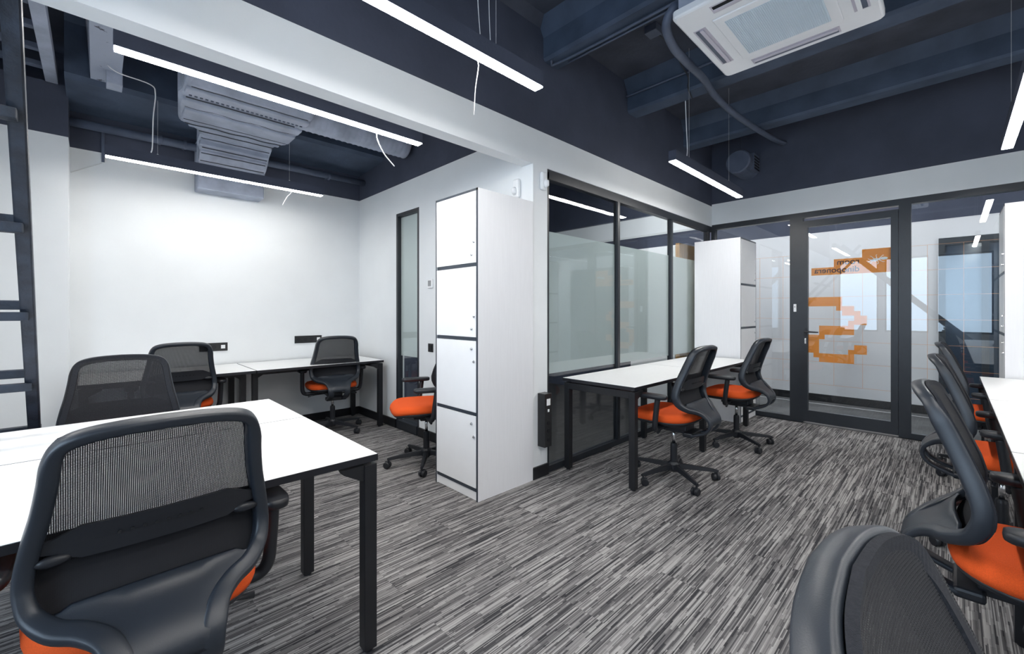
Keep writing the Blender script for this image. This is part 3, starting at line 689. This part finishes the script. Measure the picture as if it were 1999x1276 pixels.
# ------------------------------------------------------------------ steel stair at the left
t = thing('steel_stair', 'dark painted steel ladder stair rising at the left edge', 'stair', (-.2, 3.0, 0))
sl = Vector((0, -.86, .974)).normalized()
def obox(bm, c0, c1, wx, wn):
    """box bar from c0 to c1 with width wx along X and wn across"""
    a, b_ = Vector(c0), Vector(c1); d = (b_-a).normalized(); X = Vector((1, 0, 0)); N = d.cross(X).normalized()
    if abs(d.x) > .9: X = Vector((0, 1, 0)); N = Vector((0, 0, 1))
    ringloft(bm, [[p+X*wx/2*i+N*wn/2*j for i, j in ((-1, -1), (1, -1), (1, 1), (-1, 1))] for p in (a, b_)]); bmesh.ops.recalc_face_normals(bm, faces=bm.faces)
yf = lambda z: (3.005-.883*(z-.936)) - 3.0
for x in (0.0, -.78):
    bm = bmesh.new(); obox(bm, (x-.034, yf(.28), .28), (x+.040, yf(2.75), 2.75), .042, .052)
    bmesh.ops.bevel(bm, geom=list(bm.edges), offset=.005, segments=2, affect='EDGES'); link('stringer', bm, 'stair', t)
for i in range(-1, 6):
    z = .936+.3247*i
    y = yf(z)
    bm = bmesh.new()
    bx(bm, -.80, .004+.030*(z-1.4), y-.072, y-.026, z-.016, z+.020, .004); link('tread_bar', bm, 'stair', t)
    bm = bmesh.new()
    bx(bm, -.78, -.01, y+.085, y+.125, z+.03, z+.070, .004); link('tread_bar', bm, 'stair', t)
o = box('stair_plinth', -1.2, -.10, 3.35, 3.95, 0, .26, 'plinth', bev=.005); tag(o, 'low grey plinth under the foot of the steel stair', 'plinth')
t = thing('steel_landing', 'grey steel landing frame with cross bars at the top left corner', 'landing', (-.25, 4.0, 3.12))
for x in (0.0, -.78):
    bm = bmesh.new(); bx(bm, x-.035, x+.035, -1.4, .96, -.03, .05, .004); link('side_rail', bm, 'stair' if x else 'grey_paint', t)
for i, y in enumerate((.75, .45, .12, -.2, -.55, -.95)):
    bm = bmesh.new(); bx(bm, -.76, -.03, y-.02, y+.03, -.01, .03, .004); link('cross_bar', bm, 'pipe', t)
t = thing('diagonal_brace', 'sloping grey steel brace near the windows behind the camera', 'brace', (-1.3, 0, 0))
bm = bmesh.new(); obox(bm, (0, 1.9, 2.9), (0, -.9, .0), .08, .12); link('brace_bar', bm, 'pipe', t)

# ------------------------------------------------------------------ task chair
KEY = [  # x, z for the right half of the backrest loop, from the top centre down to the tail end
 (0, 1.024), (.08, 1.021), (.140, 1.012), (.174, .995), (.189, .962), (.197, .90), (.208, .83), (.223, .76), (.233, .70), (.234, .655), (.222, .612), (.188, .585),
 (.142, .572), (.104, .550), (.084, .508), (.078, .455), (.076, .41), (.074, .372)]
YK = [(1.03, -.272), (.98, -.250), (.9, -.217), (.83, -.192), (.76, -.170), (.70, -.158), (.655, -.161), (.612, -.180), (.585, -.208), (.572, -.230), (.550, -.262), (.508, -.300), (.455, -.304), (.41, -.262), (.372, -.165)]
def yb(z):
    if z >= YK[0][0]: return YK[0][1]
    for (z0, y0), (z1, y1) in zip(YK, YK[1:]):
        if z1 <= z <= z0: return y1+(y0-y1)*(z-z1)/(z0-z1)
    return YK[-1][1]
def ycurve(x, z):
    k = max(0., min(1., (z-.49)/.12))
    return .62*x*x*k
def hw(z):
    for (x0, z0), (x1, z1) in zip(KEY, KEY[1:]):
        if z1 <= z <= z0: return x1+(x0-x1)*(z-z1)/(z0-z1+1e-9)
    return 0
def make_chair():
    t = thing('task_chair', '', 'chair', (0, 0, 0))
    half = catmull([(x, yb(z)+ycurve(x, z), z) for x, z in KEY], 5)
    full = [(-x, y, z) for x, y, z in reversed(half)][:-1] + list(half)
    P = [Vector(p) for p in full]; rings = []; N = 14
    for i, p in enumerate(P):
        tg = (P[min(i+1, len(P)-1)]-P[max(i-1, 0)]).normalized()
        # back-surface normal (rearwards)
        dz = .02; s = Vector((0, -1, (yb(min(1.03, p.z+dz))-yb(p.z-dz))/(2*dz)))
        s = s - tg*s.dot(tg); s.normalize(); q = tg.cross(s).normalized()
        k = max(0., min(1., (p.z-.52)/.12))     # 1 upper loop, 0 tail
        wi = .018*k + .027*(1-k); de = .024*k + .010*(1-k)
        if p.z > .94:
            kk = min(1, (p.z-.94)/.05); wi = .018-.004*kk; de = .024-.006*kk
        ring = []
        for a in range(N):
            th = 2*PI*a/N; c_, s_ = math.cos(th), math.sin(th)
            ring.append(p + q*wi*math.copysign(abs(c_)**.5, c_) + s*de*math.copysign(abs(s_)**.5, s_))
        rings.append(ring)
    bm = bmesh.new(); ringloft(bm, rings); bmesh.ops.recalc_face_normals(bm, faces=bm.faces)
    link('backrest_frame', bm, 'frame_plastic', t, smooth=True)
    # mesh
    def Fm(u, v):
        z = .590+(1.034-.590)*v
        zz = max(.592, z-.012 if z > .95 else z)
        wz = min(hw(min(1.0215, zz)), .236) + .012
        x = (2*u-1)*wz
        return (x, yb(z)+ycurve(x, z)+.0265, z)
    bm = bmesh.new(); sheet(bm, Fm, 16, 36, .0012, (0, 1, 0)); link('back_mesh', bm, 'mesh', t, smooth=True)
    rim = []
    for k, (x, y, z) in enumerate(full):
        if z < .578: continue
        a = P[max(k-1, 0)]; b_ = P[min(k+1, len(P)-1)]; tg = (b_-a).normalized(); q = tg.cross(Vector((0, -1, 0))).normalized()
        c_ = Vector((x, y+.0235, z)); rim.append([c_+q*w_+Vector((0, d_, 0)) for w_, d_ in ((-.013, -.006), (.015, -.006), (.017, 0), (.015, .004), (-.013, .004))])
    bm = bmesh.new(); ringloft(bm, rim); bmesh.ops.recalc_face_normals(bm, faces=bm.faces); link('mesh_border', bm, 'fabric_black', t, smooth=False)
    # web panel between the lower loop and the tails
    LW = [(.234, .655), (.222, .612), (.188, .585), (.142, .572), (.104, .550), (.084, .508), (.078, .470)]
    def zl(ax):
        if ax <= .078: return .470
        for (xa, za), (xb, zb) in zip(LW, LW[1:]):
            if xb <= ax <= xa: return zb+(za-zb)*(ax-xb)/(xa-xb)
        return .65
    def Fw(u, v):
        x = (2*u-1)*.214; ax = abs(x)
        top = .628 - .012*(ax/.214)**2 - (.0 if ax < .16 else .010*math.sin((ax-.16)/.054*PI))
        bot = min(zl(ax), top-.006)
        z = bot+(top-bot)*v
        return (x, yb(z)+ycurve(x, z)-.004, z)
    bm = bmesh.new(); sheet(bm, Fw, 24, 8, .010, (0, 1, 0)); link('lower_back_panel', bm, 'frame_plastic', t, smooth=True)
    # lumbar support
    def Fl(u, v):
        x = (2*u-1)*.222; ax = abs(x)
        hh = .016+.026*(1-max(0, min(1, (ax-.145)/.05))**1.0) if ax > .145 else .042
        zc = .752; z = zc+(2*v-1)*hh*(.9 if v < .5 else 1.0)
        return (x, yb(z)+ycurve(x, z)+.004, z)
    bm = bmesh.new(); sheet(bm, Fl, 28, 4, .010, (0, 1, 0)); lu = link('lumbar_support', bm, 'plastic', t, smooth=False)
    for s in (-1, 1):
        bm = bmesh.new(); lathe(bm, [(.001, .008), (.6, .007), (1.0, .002), (1.0, -.002)], 16)
        for v in bm.verts: v.co = Vector((s*.188+v.co.x*.030, yb(.725)+ycurve(.188, .72)-.009-v.co.z, .722+v.co.y*.013))
        bmesh.ops.recalc_face_normals(bm, faces=bm.faces); link('lumbar_knob', bm, 'plastic', lu, smooth=True)
    bm = bmesh.new()
    for i in range(8):
        x = -.08+i*.023; z = .758; cyl(bm, (x, yb(z)-.006, z), (x, yb(z)-.009, z), .004, n=8)
    link('lumbar_notch', bm, 'dark_void', lu)
    # seat cushion
    def outline(sx, sy, n=40, p=3.2, z=0, cy_=.048):
        out = []
        for k in range(n):
            a = 2*PI*k/n; c_, s_ = math.cos(a), math.sin(a)
            x = math.copysign(abs(c_)**(2/p), c_)*sx; y = math.copysign(abs(s_)**(2/p), s_)*sy
            x *= 1 + .05*(y/sy)   # a little wider at the front
            zz = z - (.030*max(0, (y-.12)/.13)**2 if y > .12 else 0) + (.010*max(0, (-y-.10)/.14)**2 if y < -.1 else 0)
            out.append((x, y+cy_, zz))
        return out
    R = [outline(.225, .222, z=.470), outline(.243, .240, z=.476), outline(.249, .246, z=.494), outline(.245, .242, z=.514), outline(.228, .225, z=.529), outline(.19, .20, z=.536), outline(.12, .13, z=.533), outline(.04, .045, z=.531)]
    bm = bmesh.new(); ringloft(bm, R); bmesh.ops.recalc_face_normals(bm, faces=bm.faces); se = link('seat', bm, 'orange', t, smooth=True)
    bm = bmesh.new(); cyl(bm, (-.12, -.13, .533), (-.12, -.13, .539), .007, n=10); link('seat_button', bm, 'chrome', se)
    R = [outline(.13, .14, z=.430), outline(.19, .20, z=.441), outline(.232, .230, z=.457), outline(.240, .238, z=.474), outline(.15, .15, z=.476)]
    bm = bmesh.new(); ringloft(bm, R); bmesh.ops.recalc_face_normals(bm, faces=bm.faces); link('seat_shell', bm, 'plastic', t, smooth=True)
    # arms
    for s in (-1, 1):
        bm = bmesh.new(); pts = catmull([(s*.10, .02, .435), (s*.20, .02, .425), (s*.265, .015, .425), (s*.292, .005, .46), (s*.298, -.005, .54), (s*.300, -.02, .655)], 6)
        tube(bm, pts, [.020]*len(pts), 10)
        for v in bm.verts:
            v.co.y = (v.co.y)*1.0 + (.0 if v.co.z < .44 else 0)
        ar = link('armrest', bm, 'plastic', t, smooth=True)
        bm = bmesh.new()
        rr = []
        for z, k in ((.655, .80), (.660, .96), (.672, 1.0), (.682, .97), (.686, .84)):
            ring = []
            for q in range(28):
                a = 2*PI*q/28; c_, s_ = math.cos(a), math.sin(a)
                ring.append((s*.298+math.copysign(abs(c_)**.6, c_)*.044*k, .035+math.copysign(abs(s_)**.6, s_)*(.125-.044*(1-k)), z))
            rr.append(ring)
        ringloft(bm, rr); bmesh.ops.recalc_face_normals(bm, faces=bm.faces); link('arm_pad', bm, 'plastic', ar, smooth=True)
    # mechanism
    bm = bmesh.new(); bx(bm, -.075, .075, -.13, .12, .392, .446, .012); bx(bm, -.10, .10, -.185, -.11, .360, .395, .010); bx(bm, -.055, .055, -.12, .06, .372, .40, .008)
    link('mechanism', bm, 'plastic', t)
    for s, y in ((-1, .02), (1, -.03)):
        bm = bmesh.new(); tube(bm, [(s*.07, y, .41), (s*.17, y, .405), (s*.24, y-.01, .395)], [.006, .006, .010], 8); link('lever', bm, 'plastic', t, smooth=True)
    bm = bmesh.new(); lathe(bm, [(.013, .27), (.013, .385)], 16); link('piston', bm, 'chrome', t, smooth=True)
    bm = bmesh.new(); lathe(bm, [(.026, .055), (.026, .255), (.023, .272), (.015, .275)], 18); link('gas_lift', bm, 'plastic', t, smooth=False)
    bm = bmesh.new(); lathe(bm, [(.032, .062), (.044, .072), (.044, .115), (.034, .132), (.028, .134)], 20); link('base_hub', bm, 'plastic', t, smooth=False)
    for k in range(5):
        R = Matrix.Rotation(2*PI*k/5 + .31, 4, 'Z')
        bm = bmesh.new()
        rings = []
        for r_, zc, w_, h_ in ((.035, .097, .022, .020), (.12, .094, .020, .017), (.22, .086, .017, .014), (.300, .078, .0145, .011), (.322, .076, .012, .008)):
            rings.append([R @ Vector((r_, w_*a*(.72 if b_ > 0 else 1), zc+h_*b_)) for a, b_ in ((-1, -1), (1, -1), (1, 1), (-1, 1))])
        ringloft(bm, rings); bmesh.ops.recalc_face_normals(bm, faces=bm.faces)
        bmesh.ops.bevel(bm, geom=[e for e in bm.edges if abs((R.inverted() @ (e.verts[0].co-e.verts[1].co)).x) > .02], offset=.004, segments=2, affect='EDGES')
        link('base_leg', bm, 'plastic', t)
        bm = bmesh.new(); ang = random.uniform(0, 2*PI)
        for s in (-1, 1):
            n = 20; c0 = []
            for xx, rr_ in ((s*.006, .024), (s*.009, .0275), (s*.022, .0275), (s*.0265, .022)):
                c0.append([Vector((xx, -.012+rr_*math.cos(2*PI*q/n), .0275+rr_*math.sin(2*PI*q/n))) for q in range(n)])
            ringloft(bm, c0)
        cyl(bm, (0, 0, .045), (0, 0, .078), .007, n=10); bx(bm, -.006, .006, -.030, .008, .018, .058, .003)
        bmesh.ops.recalc_face_normals(bm, faces=bm.faces)
        T = R @ Matrix.Translation((.310, 0, 0)) @ Matrix.Rotation(ang, 4, 'Z'); bmesh.ops.transform(bm, matrix=T, verts=bm.verts)
        link('caster', bm, 'plastic', t, smooth=False)
    return t
proto = make_chair()
CH = [
 ((.115, 1.56), 0.03, 'large mesh-back task chair in the left foreground, pushed to the nearest desk, seen from behind', 0),
 ((.10, 3.03), PI-.03, 'task chair facing the camera across the left desks, only its dark mesh back showing', 0),
 ((.50, 4.57), 0, 'mesh task chair at the left back-wall desk, seen from behind above the far left desk', 0),
 ((1.83, 4.66), -.16, 'mesh task chair with orange seat at the right back-wall desk under the corner', 0),
 ((2.01, 3.11), 1.20, 'orange-seated task chair half hidden behind the central locker', 0),
 ((3.20, 1.50), 0, 'mesh task chair with orange seat at the near desk by the frosted glass', 0),
 ((4.50, 1.475), 0, 'mesh task chair with orange seat at the desk beside the far locker', 0),
 ((4.93, -.185), PI, 'farthest task chair of the right row', 0),
 ((3.50, -.185), PI, 'middle visible task chair of the right row, second from the glass door', 0),
 ((2.09, -.185), PI, 'task chair of the right row just beyond the dark foreground back', 0),
 ((.52, -.185), PI, 'nearest task chair at the bottom right, only its dark rounded back showing', 0),
]
for i, ((x, y), rz, lab, _) in enumerate(CH):
    o = proto if i == 0 else copy_tree(proto)
    o.location = (x, y, 0); o.rotation_euler = (0, 0, rz); o['label'] = lab; o['category'] = 'chair'; o['group'] = 'orange and black task chairs'
